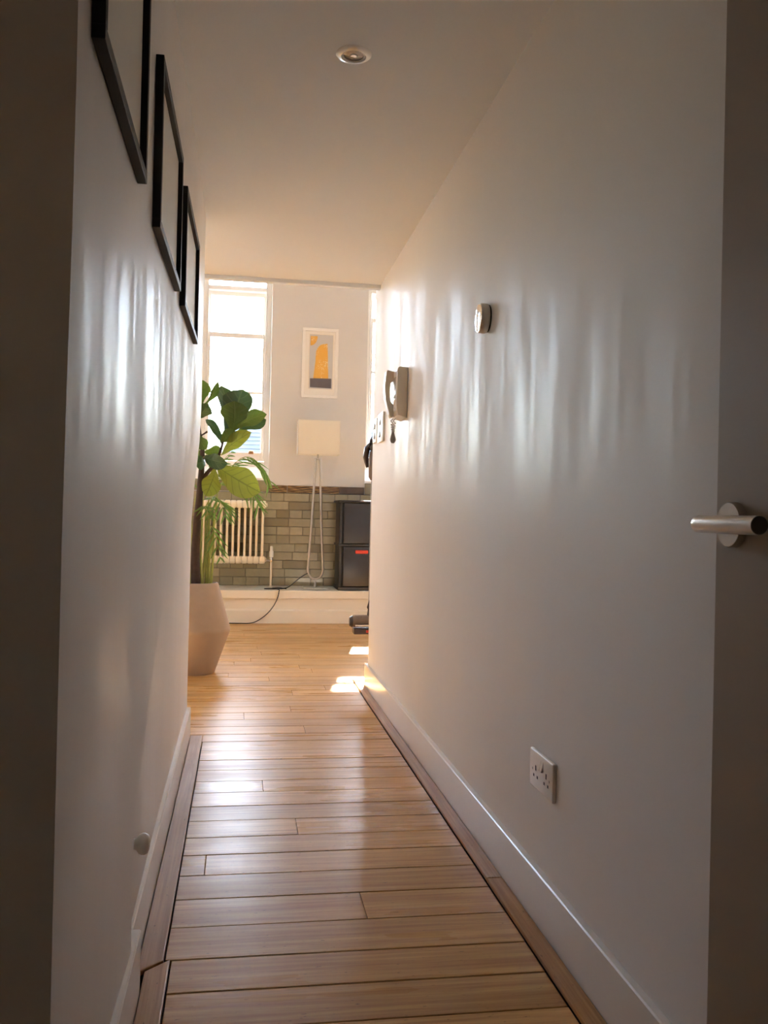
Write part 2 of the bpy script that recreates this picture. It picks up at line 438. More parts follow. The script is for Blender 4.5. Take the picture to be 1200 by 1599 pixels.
# glazed tiles
TX0, TX1 = -.95, 2.05
rows = 11; rh = (1.215-LEDGE_Z)/rows
grout = MB().box(TX0, TX1, WY-.006, WY+.002, LEDGE_Z-.01, 1.218).build('grout_bed', 'grout', wb)
# bays below the windows carry tiles up to the sill
TILEMESH = {}
def tile(x0, x1, z0, z1, depth=.012):
    wq, hq = round(x1-x0, 4), round(z1-z0, 4)
    key = (wq, hq)
    if key not in TILEMESH:
        m = MB().box(-wq/2+.0022, wq/2-.0022, -depth, 0, .0022, hq-.0022, .0025, 1)
        bmesh.ops.recalc_face_normals(m.bm, faces=m.bm.faces)
        me = bpy.data.meshes.new('tile'); m.bm.to_mesh(me); m.bm.free(); me.materials.append(MAT['glazed_tile']); TILEMESH[key] = me
    o = bpy.data.objects.new('tile', TILEMESH[key]); COL.objects.link(o)
    place(o, ((x0+x1)/2, WY-.003+rnd.uniform(-.001, .001), z0), wb)
HDR, STR = .1265, .251
for r in range(rows):
    z0 = LEDGE_Z + r*rh
    pat = [HDR] if r % 2 == 0 else [STR]
    x = TX0 - rnd.uniform(0, .12)
    k = 0
    while x < TX1:
        wd = HDR if r % 2 == 0 else STR
        if rnd.random() < .18: wd = STR if wd == HDR else HDR
        if x+wd > TX0 and x+wd < TX1+.2: tile(x, x+wd, z0, z0+rh)
        x += wd
for (a, b) in WIN[1:3]:
    x = a; 
    for k in range(3):
        wd = (b-a)/3; tile(x, x+wd, 1.22, 1.335); x += wd
# brown relief band on the piers
def band(x0, x1, relief):
    m = MB().box(x0+.002, x1-.002, WY-.010, WY, 1.219, 1.290, .002)
    o = m.build('relief_tile', 'trim_brown', wb)
    if relief:
        for q in range(4):
            z = 1.229 + q*.0172; m = MB()
            pts = [(x0+.006+(x1-x0-.012)*t/14, WY-.011, z+.0028*math.sin(t*.5+q*1.9+x0*9)) for t in range(15)]
            m.tube(pts, [.0044+.0020*math.sin(t*.9+q*2+x0*5) for t in range(15)], 6)
            m.build('ridge', 'ridge_tan', o, True)
band(.257, .44, True); band(.44, .70, True); band(.70, .955, True); band(.955, 1.205, False)
band(-.95, -.72, True); band(-.72, -.464, True)

# ledge below the windows
lg = struct_empty('window_ledge', 'cream painted ledge running under the windows', (.7, LEDGE_Y, 0), 'ledge')
MB().box(RX0, RX1, LEDGE_Y+.012, WY, LEDGE_Z-.025, LEDGE_Z, .002).build('ledge_top', 'ledge_grey', lg)
MB().box(RX0, RX1, LEDGE_Y-.006, LEDGE_Y+.02, LEDGE_Z-.075, LEDGE_Z-.001, .006, 2).build('ledge_nosing', 'ledge_cream', lg)
MB().box(RX0, RX1, LEDGE_Y+.022, LEDGE_Y+.06, -.03, LEDGE_Z-.03).build('ledge_riser', 'ledge_cream', lg)
bb = MB().box(RX0, RX1, LEDGE_Y, LEDGE_Y+.022, .002, .118).prism([(LEDGE_Y+.004, .118), (LEDGE_Y+.022, .118), (LEDGE_Y+.022, .132)], 0, RX0, RX1).build('baseboard_back', 'ledge_cream')
struct(bb, 'cream skirting board along the foot of the ledge', 'skirting')

# skirting boards
def skirting(name, xw, xf, y0, y1, label, h=.134):
    s = 1 if xf > xw else -1
    pts = [(xw, 0.0), (xf, 0.0), (xf, h-.003), (xf-s*.003, h), (xw, h)]
    o = MB().prism(pts, 1, y0, y1).build(name, 'skirting_gloss'); struct(o, label, 'skirting')
skirting('baseboard_right', XR+.002, XR-.018, -1.4, YR+.018, 'long white skirting board along the right hall wall')
skirting('baseboard_left_near', -.21, -.186, YN-.0, 1.925, 'near white skirting along the left wall')
skirting('baseboard_left_far', -.225, -.203, 1.9255, YL, 'far white skirting below the low cupboard')
o = MB().box(XR+.001, RX1, YR, YR+.018, 0, .134, .004).build('baseboard_right_return', 'skirting_gloss'); struct(o, 'skirting round the corner of the right wall', 'skirting')

# ------------------------------------------------------------------ windows
def window(idx, a, b, lower_bot, bars, meet, transom, label, JL=.046):
    t = struct_empty('window_%d' % idx, label, ((a+b)/2, WINY, 1.5), 'window'); a += JL-.046
    J = .046; y0, y1 = WINY-.02, WINY+.11
    fr = MB().box(a-JL+J, a+J, y0, y1, 1.49, WTOP, .004).box(b-J, b, y0, y1, 1.49, WTOP, .004)
    fr.box(a+J, b-J, y0, y1, WTOP-.03, WTOP, .003).box(a+J, b-J, y0-.01, y1, 1.478, 1.525, .004)
    fr.build('window_frame', 'window_white', t)
    for sx in (a+J, b-J-.012):        # staff bead
        MB().box(sx, sx+.012, WINY-.03, WINY-.005, 1.53, WTOP-.03, .003).build('staff_bead', 'window_white', t)
    MB().box(a+J, b-J, WINY-.03, WINY+.10, transom-.022, transom+.022, .005).build('transom', 'window_white', t)
    fl = MB().box(a+J+.004, b-J-.004, WINY+.028, WINY+.032, transom+.02, WTOP-.028).build('pane', 'window_glass', t)
    def sash(nm, z0, z1, yc, zbars, brail, trail):
        S = .034
        m = MB().box(a+J, a+J+S, yc-.018, yc+.018, z0, z1, .003).box(b-J-S, b-J, yc-.018, yc+.018, z0, z1, .003)
        m.box(a+J+S, b-J-S, yc-.018, yc+.018, z0, z0+brail, .003).box(a+J+S, b-J-S, yc-.018, yc+.018, z1-trail, z1, .003)
        sobj = m.build(nm, 'window_white', t)
        zs = [z0+brail] + list(zbars) + [z1-trail]
        for zb in zbars:
            MB().box(a+J+S, b-J-S, yc-.012, yc+.012, zb-.012, zb+.012, .002).build('glazing_bar', 'window_white', sobj)
        for q0, q1 in zip(zs, zs[1:]):
            MB().box(a+J+S-.004, b-J-S+.004, yc-.002, yc+.002, q0-.003, q1+.003).build('pane', 'window_glass', sobj)
        return sobj
    H = meet-1.53
    lo = sash('lower_sash', lower_bot, lower_bot+H+.02, WINY+.015, bars, .085 if lower_bot < 1.6 else .055, .046)
    up = sash('upper_sash', meet-.15, transom-.02, WINY+.062, [], .042, .04)
    if lower_bot < 1.6:
        MB().box((a+b)/2+.14, (a+b)/2+.19, WINY-.022, WINY-.002, lower_bot+.07, lower_bot+.105, .005, 2).build('sash_lift', 'brass_catch', lo)
    return t
window(1, *WIN[1], 1.53, [2.215], 2.785, 3.245, 'tall white sash window behind the plant', .084)
window(2, *WIN[2], 1.755, [2.48], 2.785, 3.30, 'tall white sash window beside the picture wall, lower sash raised')
window(3, *WIN[0], 1.53, [2.215], 2.785, 3.245, 'tall sash window hidden behind the left wall')
window(4, *WIN[3], 1.53, [2.215], 2.785, 3.245, 'tall sash window hidden behind the right wall')

t = struct_empty('window_5', 'added unseen fill window in the lobby behind the camera', (-.5, -1.55, BW[2]), 'window')
fr = MB()
for q in ((BW[0], BW[0]+.05, BW[2], BW[3]), (BW[1]-.05, BW[1], BW[2], BW[3]), (BW[0]+.05, BW[1]-.05, BW[2], BW[2]+.05), (BW[0]+.05, BW[1]-.05, BW[3]-.05, BW[3])):
    fr.box(q[0], q[1], -1.58, -1.52, q[2], q[3])
fr.build('window_frame', 'window_white', t)
MB().box(BW[0]+.045, BW[1]-.045, -1.553, -1.549, BW[2]+.045, BW[3]-.045).build('pane', 'fill_tint_glass', t)  # pane tint added to warm the fill light

# ------------------------------------------------------------------ outdoors
struct(MB().box(-60, 60, OUTY+.3, 90, -6.3, -6.2).build('street_ground', 'concrete'), 'street far below the windows', 'ground')
nh = struct_empty('neighbour_house', 'house with a blue grey slate roof outside the windows', (4.0, 22, -6.2), 'building')
hx0, hx1 = at(356, 690, 20).x, 9.5
MB().box(hx0+.2, hx1-.2, 20.1, 25.5, -6.2, 1.78).build('house_wall', 'render_pale', nh)
m = MB(); N = 13
for k in range(N):      # slate courses, each lapping the one below
    y0 = 19.7 + k*.10; z0 = 1.75 + k*.10
    m.prism([(y0, z0), (y0-.02, z0+.02), (y0+.11, z0+.13), (y0+.13, z0+.11)], 0, hx0, hx1)
m.build('slate_roof', 'slate', nh)
MB().prism([(19.76+N*.10, 1.73+N*.10), (25.8, 1.75), (19.8, 1.75)], 0, hx0, hx1).build('roof_body', 'slate', nh)
ph = struct_empty('pale_house', 'pale building far outside the left window', (-3.5, 38, -6.2), 'building')
MB().box(-9, at(349, 690, 38).x, 38, 46, -6.2, at(330, 690, 38).z).build('house_wall', 'render_pale', ph)
MB().prism([(37.7, at(330, 690, 38).z), (46.3, at(330, 690, 38).z), (42, at(330, 677, 38).z)], 0, -9.3, at(349, 690, 38).x+.3).build('house_roof', 'render_pale', ph)
# walkway added high outside, out of view: its shadow parts the sun on the floor
wk = struct_empty('sun_blocker', 'added unseen walkway outside above the windows', (1, 11.5, 4.4), 'blocker')
MB().box(-4, 6, 11.06, 11.98, 4.37, 4.41).build('sun_blocker_deck', 'concrete', wk)
for x in (-3.9, 5.9): MB().box(x-.06, x+.06, 11.4, 11.55, -6.2, 4.37).build('sun_blocker_post', 'dark_shade_steel', wk)

# ------------------------------------------------------------------ low cupboard door with knob
cd = MB().prism([(1.838, .142), (1.838, .426), (1.945, .457), (2.06, .560), (2.23, .671), (2.455, .797), (2.56, .895), (2.56, .142)], 0, -.2225, -.2065, .0012).build('door_2', 'wall_paint')
struct(cd, 'low white cupboard door set flush into the left wall', 'cupboard door')
for v in cd.data.vertices: v.co.x -= .0125*(1-math.exp(-(v.co.y+ORG[cd].y-1.83)/.6))
kn = MB().lathe([(.0, 0), (.014, 0), (.0125, .004), (.0105, .010), (.0125, .014), (.0185, .018), (.0215, .024), (.0215, .030), (.0185, .036), (.011, .0395), (0, .0405)], (-.2085, 1.885, .325), (1, 0, 0), 24).build('knob', 'white_plastic', cd, True)
kn['label'] = 'round white knob'

# ------------------------------------------------------------------ picture frames on the left wall
def wall_frame(y0, y1, z0, z1, label):
    t = thing('picture_frame', label, 'picture frame', (-.2, (y0+y1)/2, z0), 'black picture frames on the left wall')
    ym = (y0+y1)/2; sl_ = (x_up(y1)-x_up(y0))/(y1-y0)
    def sh(m):
        for v in m.bm.verts: v.co.x += x_up(y0) + sl_*(v.co.y-y0)
        return m
    d, wd = .0185, .019
    for nm, a, b, c, e in (('frame_rail', y0, y1, z1-wd, z1), ('frame_rail', y0, y1, z0, z0+wd), ('frame_stile', y0, y0+wd, z0+wd, z1-wd), ('frame_stile', y1-wd, y1, z0+wd, z1-wd)):
        sh(MB().box(.001, d, a, b, c, e, .0008)).build(nm, 'black_frame', t)
    sh(MB().box(.002, .006, y0+wd-.003, y1-wd+.003, z0+wd-.003, z1-wd+.003)).build('print', 'print_paper', t)
wall_frame(1.196, 1.715, 1.607, 1.985, 'black framed pale print nearest the camera on left wall')
wall_frame(1.985, 2.555, 1.613, 1.985, 'middle of three black framed prints on left wall')
wall_frame(2.72, 3.33, 1.612, 1.968, 'black framed print nearest the windows on left wall')

# ------------------------------------------------------------------ downlight
t = thing('ceiling_downlight', 'round recessed ceiling spotlight with white ring, switched off', 'ceiling light', (.288, 2.553, CEIL))
c0 = (.288, 2.553, CEIL)
MB().lathe([(.034, -.004), (.036, -.008), (.046, -.006), (.051, -.001), (.051, .002), (.034, .002), (.034, -.004)], c0, (0, 0, 1), 40).build('ring', 'satin_aluminium', t, True)
MB().lathe([(.0335, -.0045), (.0335, -.001), (.030, -.001), (.0285, -.0045), (.0335, -.0045)], c0, (0, 0, 1), 40).build('gimbal', 'grey_plastic', t, True)
MB().lathe([(.029, -.002), (.026, -.004), (0, -.0045)], c0, (0, 0, 1), 32).build('lens', 'bulb_glass', t, True)
MB().lathe([(.012, -.0045), (.010, -.0075), (0, -.009)], c0, (0, 0, 1), 20).build('bulb_tip', 'bulb_glass', t, True)

# ------------------------------------------------------------------ right wall fittings
# thermostat
t = thing('thermostat', 'round steel thermostat dial high on the right wall', 'thermostat', (XR, 2.755, 1.59))
oc = (XR, 2.755, 1.634)
MB().lathe([(.0, 0), (.043, 0), (.043, .005), (0, .005)], oc, (-1, 0, 0), 40).build('back_plate', 'slot_dark', t, True)
MB().lathe([(.0, .005), (.0455, .005), (.0465, .008), (.0465, .026), (.0445, .030), (0, .030)], oc, (-1, 0, 0), 48).build('dial_ring', 'brushed_steel', t, True)
MB().lathe([(.0435, .0295), (.0425, .0325), (.030, .0345), (0, .0355)], oc, (-1, 0, 0), 48).build('face', 'chrome', t, True)

# double socket
t = thing('double_socket', 'white double wall socket low on the right wall', 'socket', (XR, 2.137, .328))
MB().box(XR-.0105, XR, 2.052, 2.222, .326, .420, .004, 3).build('plate', 'white_plastic', t, True)
for sy in (2.098, 2.176):
    for dy, dz, hw, hh in ((0, .045-.005, .0035, .0065), (-.0135, .0225-.003, .0042, .0035), (.0135, .0225-.003, .0042, .0035)):
        z = .326+.012+dz
        MB().box(XR-.0108, XR-.008, sy-hw+dy, sy+hw+dy, z-hh, z+hh).build('pin_slot', 'slot_dark', t)
for sy in (2.129, 2.146):
    MB().prism([(XR-.0155, .381), (XR-.009, .381), (XR-.009, .407), (XR-.0105, .407)], 1, sy-.0075, sy+.0075, .0008).build('rocker', 'white_plastic', t)
for sy in (2.075, 2.199):
    MB().lathe([(0, 0), (.0035, 0), (.003, .0008), (0, .0008)], (XR-.0105, sy, .372), (-1, 0, 0), 12).build('screw', 'grey_plastic', t)

# light switches at the end of the wall
def switch(y0, y1, z0, z1, label, group='switch plates at the end of the hall'):
    t = thing('switch_plate', label, 'light switch', (XR, (y0+y1)/2, z0), group)
    MB().box(XR-.013, XR, y0, y1, z0, z1, .003, 2).build('plate', 'white_plastic', t, True)
    for k in range(2):
        zc = z0 + (z1-z0)*(.29+.42*k); ym = (y0+y1)/2
        MB().box(XR-.0145, XR-.0125, y0+.03, y1-.03, zc-.028, zc+.028, .001).build('surround', 'white_plastic', t)
        MB().prism([(XR-.022, zc-.020), (XR-.0125, zc-.020), (XR-.0125, zc+.020), (XR-.0155, zc+.020)], 1, ym-.020, ym+.020, .001).build('rocker', 'grey_plastic', t)
switch(4.80, 4.985, 1.412, 1.572, 'pale two gang switch plate beside the intercom handset')
switch(5.03, 5.17, 1.425, 1.56, 'pale switch plate at the very end of the right wall')

# intercom phone
t = thing('intercom_phone', 'cream entry phone with handset and curly cord on right wall', 'intercom', (XR, 4.22, 1.46))
MB().prism([(XR-.048, 1.700), (XR-.052, 1.690), (XR-.052, 1.510), (XR-.044, 1.478), (XR-.002, 1.466), (XR-.002, 1.704), (XR-.040, 1.706)], 1, 4.135, 4.305, .003).build('base', 'phone_plastic', t)
MB().box(XR-.054, XR-.051, 4.150, 4.222, 1.50, 1.69, .001).build('front_panel', 'white_plastic', t)
for k in range(3): MB().box(XR-.057, XR-.053, 4.165, 4.205, 1.515+k*.024, 1.529+k*.024, .001).build('button', 'white_plastic', t)
MB().box(XR-.0545, XR-.0535, 4.160, 4.212, 1.60, 1.66).build('speaker_panel', 'grey_plastic', t)
hs = [(XR-.062, 1.476), (XR-.070, 1.490), (XR-.088, 1.560), (XR-.094, 1.62), (XR-.088, 1.692), (XR-.082, 1.703), (XR-.050, 1.696), (XR-.050, 1.655), (XR-.066, 1.640), (XR-.070, 1.60), (XR-.066, 1.555), (XR-.050, 1.535), (XR-.050, 1.478)]
MB().prism(hs, 1, 4.235, 4.290, .004).build('handset', 'phone_plastic', t)
# curly cord: a hanging loop wound as a helix
def cord_path():
    pts = []
    for i in range(41):
        s_ = i/40; z = 1.474 - .112*math.sin(math.pi*s_)**.6
        pts.append(Vector((XR-.052+.010*s_ + .0125*math.sin(2*math.pi*s_)*math.sin(math.pi*s_), 4.262-.02*s_, z)))
    return pts
cp = cord_path(); hel = []
for i in range(len(cp)-1):
    tdir = (cp[i+1]-cp[i]).normalized(); u_ = tdir.orthogonal().normalized(); v_ = tdir.cross(u_)
    for k in range(9):
        q = cp[i].lerp(cp[i+1], k/9); an = 2*math.pi*k/9
        hel.append(q + .0055*(math.cos(an)*Vector((1, 0, 0)) + math.sin(an)*Vector((0, 1, 0) if abs(tdir.z) > .6 else (0, 0, 1))))
MB().tube(hel, .0021, 5).build('curly_cord', 'cord_grey', t, True)

# ------------------------------------------------------------------ open door on the near right
d1 = struct_empty('door_1', 'open dark beige door leaf at the right edge', (.575, .55, 0), 'door')
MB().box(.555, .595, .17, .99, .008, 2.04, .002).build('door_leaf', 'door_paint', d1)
h = MB().lathe([(0, 0), (.026, 0), (.026, .007), (.0248, .009), (0, .009)], (.555, .948, 1.0), (-1, 0, 0), 40).build('rose', 'brushed_steel', d1, True)
R_ = .0098
pts = [(.547, .948, 1.0), (.522, .948, 1.0)] + [(.522-.017*math.sin(a), .948-.017*(1-math.cos(a)), 1.0) for a in [math.pi/2*k/6 for k in range(1, 7)]] + [(.505, .87, 1.0), (.505, .818, 1.0)]
lv = MB().tube(pts, R_, 24).build('lever_handle', 'brushed_steel', d1, True); lv['label'] = 'brushed steel lever handle'
MB().lathe([(0, 0), (R_-.0006, 0), (R_-.0014, .001), (0, .001)], (.505, .818, 1.0), (0, -1, 0), 24).build('lever_end_shaded', 'dark_shade_steel', d1, True)  # end face turned from the windows: its shade is put into the colour
MB().box(.568, .582, .9895, .9925, .93, 1.07, .001).build('latch_plate', 'brushed_steel', d1)

# ------------------------------------------------------------------ framed print on the pier
t = thing('framed_print', 'white framed abstract print of a yellow arch above the lamp', 'picture', (.737, WY, 2.162))
x0, x1, z0, z1 = .556, .915, 2.163, 2.852; fw_ = .030
for nm, q in (('frame_rail', (x0, x1, z1-fw_, z1)), ('frame_rail', (x0, x1, z0, z0+fw_)), ('frame_stile', (x0, x0+fw_, z0+fw_, z1-fw_)), ('frame_stile', (x1-fw_, x1, z0+fw_, z1-fw_))):
    MB().box(q[0], q[1], WY-.028, WY-.001, q[2], q[3], .002).build(nm, 'window_white', t)
MB().box(x0+fw_, x1-fw_, WY-.012, WY-.006, z0+fw_, z1-fw_).build('mount', 'mat_white', t)
ax0, ax1, az0, az1 = .628, .860, 2.255, 2.790
for q in ((ax0-.006, ax0, az0-.006, az1+.006), (ax1, ax1+.006, az0-.006, az1+.006), (ax0, ax1, az0-.006, az0), (ax0, ax1, az1, az1+.006)):
    MB().box(q[0], q[1], WY-.0135, WY-.011, q[2], q[3]).build('mount_bevel', 'ledge_cream', t)
MB().box(ax0, ax1, WY-.0135, WY-.0115, az0, az1).build('artwork', 'art_grey', t)
def flat(pts, mat, nm, k): MB().prism(pts, 1, WY-.0135-.0006*k, WY-.013).build(nm, mat, t)
sunp = [(ax0+.008, az1-.016)] + [(ax0+.008+.07*math.sin(a), az1-.016-.095*math.cos(a)) for a in [math.pi/2*k/10 for k in range(11)]]
flat(sunp, 'art_yellow', 'yellow_quarter_disc', 1)
arc = [(ax0+.042, az0+.10)]
cx, rr = ax0+.150, .052
arc += [(ax0+.062, az0+.28)]
arc += [(cx-.088*math.cos(a)*1.0 + .0, az0+.34+.105*math.sin(a)) for a in [math.pi/2*k/8 for k in range(1, 9)]]
arc += [(ax1-.055, az1-.085), (ax1-.040, az0+.10)]
flat(arc, 'art_yellow', 'yellow_arch', 1)
flat([(ax0+.012, az0+.012), (ax1-.010, az0+.008), (ax1-.010, az0+.105), (ax0+.010, az0+.100)], 'art_charcoal', 'charcoal_block', 2)

# ------------------------------------------------------------------ floor lamp on the ledge
LX, LY = .714, 8.64
t = thing('floor_lamp', 'tall lamp with cream box shade and looped metal stem on ledge', 'lamp', (LX, LY, LEDGE_Z))
MB().box(LX-.115, LX+.115, LY-.10, LY+.10, LEDGE_Z, LEDGE_Z+.010, .003, 2).build('base_plate', 'ledge_grey', t)
MB().lathe([(0, 0), (.012, 0), (.014, .012), (.008, .026), (.011, .04), (.006, .055), (.006, .085), (0, .085)], (LX, LY, LEDGE_Z+.010), (0, 0, 1), 16).build('foot_finial', 'lamp_metal', t, True)
loop = [(LX-.022, LY, 1.545), (LX-.028, LY, 1.35), (LX-.045, LY, .95), (LX-.066, LY, .60), (LX-.073, LY, .50)]
bot = [(LX-.073*math.cos(a), LY, .475-.083*math.sin(a)) for a in [math.pi*k/12 for k in range(13)]]
path = loop + bot + [(2*LX-x, y, z) for x, y, z in reversed(loop)]
MB().tube(path, .0108, 12).build('stem_loop', 'lamp_metal', t, True)
MB().box(LX-.034, LX+.034, LY-.010, LY+.010, 1.538, 1.552, .003).build('stem_bridge', 'lamp_metal', t)
MB().tube([(LX, LY, 1.552), (LX, LY, 1.64)], .008, 12).build('stem_neck', 'lamp_metal', t, True)
sh = MB()
sx, sy_, z0, z1, th = .200, .095, 1.583, 1.908, .003
for k in range(4):
    q = [(-sx, -sy_), (sx, -sy_), (sx, sy_), (-sx, sy_)]; a, b = q[k], q[(k+1) % 4]
    nx, ny = (0, th) if k == 0 else ((-th, 0) if k == 1 else ((0, -th) if k == 2 else (th, 0)))
    xs_ = sorted((a[0], b[0], a[0]+nx, b[0]+nx)); ys_ = sorted((a[1], b[1], a[1]+ny, b[1]+ny))
    sh.box(LX+xs_[0], LX+xs_[-1], LY+ys_[0], LY+ys_[-1], z0, z1)
so = sh.build('lamp_shade', 'shade_linen', t)
MB().tube([(LX-sx+.002, LY, 1.62), (LX+sx-.002, LY, 1.62)], .003, 6).build('shade_spider', 'lamp_metal', so)
MB().lathe([(0, 0), (.014, 0), (.016, .05), (.028, .085), (.028, .10), (.018, .125), (0, .132)], (LX, LY, 1.64), (0, 0, 1), 16).build('bulb', 'white_plastic', so, True)

# lamp cord
cz = LEDGE_Z+.004
cpts = [(LX-.075, LY-.01, .445), (.60, LY-.02, .425), (.53, LY-.04, .375), (.47, 8.58, .325), (.42, 8.54, cz), (.34, 8.50, cz), (.25, 8.47, cz), (.23, 8.44, cz), (.30, 8.42, cz), (.40, 8.44, cz+.004), (.43, 8.46, cz), (.37, 8.49, cz+.007), (.30, 8.46, cz+.007), (.34, 8.40, cz+.004), (.36, 8.33, cz), (.358, LEDGE_Y-.012, cz-.006), (.345, LEDGE_Y-.014, .24), (.31, LEDGE_Y-.016, .165), (.25, LEDGE_Y-.018, .09), (.17, LEDGE_Y-.018, .030), (.10, LEDGE_Y-.02, .007), (-.02, LEDGE_Y-.022, .006), (-.30, LEDGE_Y-.022, .006), (-.7, LEDGE_Y-.025, .006)]
def smooth_path(P, n=6):
    P = [Vector(p) for p in P]; out = []
    for i in range(len(P)-1):
        p0, p1, p2, p3 = P[max(i-1, 0)], P[i], P[i+1], P[min(i+2, len(P)-1)]
        for k in range(n):
            s_ = k/n
            out.append(.5*((2*p1)+(-p0+p2)*s_+(2*p0-5*p1+4*p2-p3)*s_**2+(-p0+3*p1-3*p2+p3)*s_**3))
    return out+[P[-1]]
tag(MB().tube(smooth_path(cpts), .0044, 6).build('lamp_cord', 'cord_black', None, True), 'thin black power cord trailing from lamp over ledge to floor', 'cord')

# ------------------------------------------------------------------ column radiator
RYc = 8.775
t = thing('column_radiator', 'cream column radiator on the tiled wall behind the plant', 'radiator', (-.05, RYc, .515))
sp = .0562
m = MB()
xsec = [.205 - k*sp for k in range(11)]
def section():
    m = MB(); zb, zt = .520, 1.135
    for dy in (-.050, 0, .050):
        m.tube([(0, dy, zb+.075), (0, dy, (zb+zt)/2), (0, dy, zt-.075)], .0118, 10)
    for zc, s_ in ((zb+.045, -1), (zt-.045, 1)):
        # header lobe of the section: squashed hexagon drum rounded to a point outwards
        pr = [(-.075, zc-s_*.030), (-.080, zc), (-.066, zc+s_*.030), (-.030, zc+s_*.042), (.030, zc+s_*.042), (.066, zc+s_*.030), (.080, zc), (.075, zc-s_*.030)]
        m.prism(pr, 0, -.0278, .0278, .012)
    return m
sec0 = section(); bmesh.ops.recalc_face_normals(sec0.bm, faces=sec0.bm.faces)
sm = bpy.data.meshes.new('section'); sec0.bm.to_mesh(sm); sec0.bm.free(); sm.materials.append(MAT['radiator_cream'])
for p in sm.polygons: p.use_smooth = True
sm.set_sharp_from_angle(angle=math.radians(50))
for x in xsec:
    o = bpy.data.objects.new('section', sm); COL.objects.link(o); place(o, (x, RYc, 0), t)
for zc in (.562, 1.092):
    MB().lathe([(0, 0), (.018, 0), (.022, .004), (.022, .012), (.012, .018), (0, .018)], (.205+.0265, RYc, zc), (1, 0, 0), 8).build('end_bush', 'radiator_cream', t)
vx = .295
MB().tube([(.235, RYc, .556), (vx, RYc, .556)], .009, 10).build('valve_tail', 'brushed_steel', t, True)
MB().tube([(vx, RYc, LEDGE_Z), (vx, RYc, .56)], .0105, 12).build('feed_pipe', 'radiator_cream', t, True)
vv = MB().lathe([(0, 0), (.016, 0), (.018, .01), (.018, .035), (.014, .045), (0, .045)], (vx, RYc, .545), (0, 0, 1), 16).build('valve_body', 'chrome', t, True)
MB().lathe([(0, 0), (.019, 0), (.021, .012), (.020, .055), (.014, .065), (.013, .10), (.009, .108), (0, .108)], (vx, RYc, .588), (0, 0, 1), 16).build('valve_head', 'white_plastic', vv, True)
MB().lathe([(.011, 0), (.024, 0), (.024, .006), (.011, .008)], (vx, RYc, LEDGE_Z), (0, 0, 1), 20).build('pipe_collar', 'white_plastic', t, True)
for x in (-.30, .12): MB().box(x-.012, x+.012, RYc+.05, WY-.008, 1.03, 1.06).build('wall_bracket', 'radiator_cream', t)

# ------------------------------------------------------------------ black cabinet on the ledge
bx0, bx1, by0, by1, bz0 = .905, 1.40, 8.37, 8.80, LEDGE_Z
t = thing('black_cabinet', 'black two compartment cabinet with red handle on ledge end', 'cabinet', ((bx0+bx1)/2, by0, bz0))
MB().box(bx0+.012, bx1-.012, by0+.03, by1, bz0+.012, 1.135, .006, 2).build('carcass', 'black_cabinet', t)
MB().box(bx0-.012, bx1+.012, by0-.004, by1+.005, 1.130, 1.150, .005, 2).build('lid', 'black_cabinet', t)
MB().box(bx0-.002, bx1+.002, by0-.008, by1, .722, .742, .004, 2).build('middle_rim', 'black_cabinet', t)
MB().box(bx0, bx1, by0, by1-.01, bz0, bz0+.032, .005, 2).build('plinth', 'black_cabinet', t)
for a, b in ((.744, 1.128), (bz0+.034, .720)):
    MB().box(bx0+.045, bx1-.045, by0+.008, by0+.032, a, b, .008, 3).build('door', 'cabinet_door', t, True)
    for x in (bx0+.022, bx1-.022):
        MB().tube([(x, by0+.026, a), (x, by0+.026, b)], .018, 14).build('corner_post', 'black_cabinet', t, True)
MB().box(1.062, 1.185, by0-.008, by0+.010, .650, .684, .010, 3).build('red_handle', 'cabinet_red', t, True)

# ------------------------------------------------------------------ stick vacuum docked on the back of the right wall
VX, VY = .782, 5.345
t = thing('stick_vacuum', 'cordless stick vacuum hanging behind the end of the right wall', 'vacuum cleaner', (VX, VY, .3))
MB().box(VX-.022, VX+.05, YR, YR+.035, 1.16, 1.50, .006, 2).build('wall_dock', 'black_cabinet', t)
MB().tube([(VX, VY, .43), (VX, VY, 1.22)], .0175, 14).build('wand', 'grey_plastic', t, True)
b_ = MB().lathe([(0, 0), (.030, 0), (.042, .02), (.045, .12), (.038, .17), (.020, .20), (0, .205)], (VX+.012, VY+.02, 1.22), (0, 0, 1), 20).build('dust_bin', 'vac_clear', t, True)
MB().lathe([(0, 0), (.036, 0), (.044, .015), (.044, .06), (.030, .085), (0, .09)], (VX+.012, VY+.02, 1.40), (0, 0, 1), 20).build('motor', 'vac_purple', t, True)
MB().tube([(VX-.020, VY, 1.44), (VX-.040, VY+.03, 1.415), (VX-.046, VY+.05, 1.36), (VX-.030, VY+.055, 1.30)], [.014, .018, .018, .013], 10).build('trigger_grip', 'vac_purple', t, True)
MB().tube([(VX-.004, VY, 1.47), (VX-.006, VY, 1.52), (VX-.004, VY, 1.575)], [.014, .010, .007], 10).build('nozzle_tip', 'black_cabinet', t, True)
MB().tube([(VX-.03, VY, .36), (VX+.0, VY, .40), (VX, VY, .45)], [.028, .026, .020], 14).build('neck_joint', 'vac_purple', t, True)
hd = MB().tube([(VX-.118, VY, .375), (VX-.108, VY, .375), (VX+.118, VY, .375), (VX+.126, VY, .375)], [.028, .036, .036, .028], 18).build('roller_head', 'vac_clear', t, True)
MB().tube([(VX-.130, VY, .372), (VX-.112, VY, .372)], [.026, .037], 16).build('end_cap', 'vac_purple', hd, True)
MB().tube([(VX-.10, VY-.038, .352), (VX+.1, VY-.038, .352)], .007, 8).build('bumper', 'chrome', hd, True)
MB().box(VX-.108, VX+.118, VY-.05, VY+.04, .300, .335, .008, 2).build('sole_plate', 'vac_purple', hd)
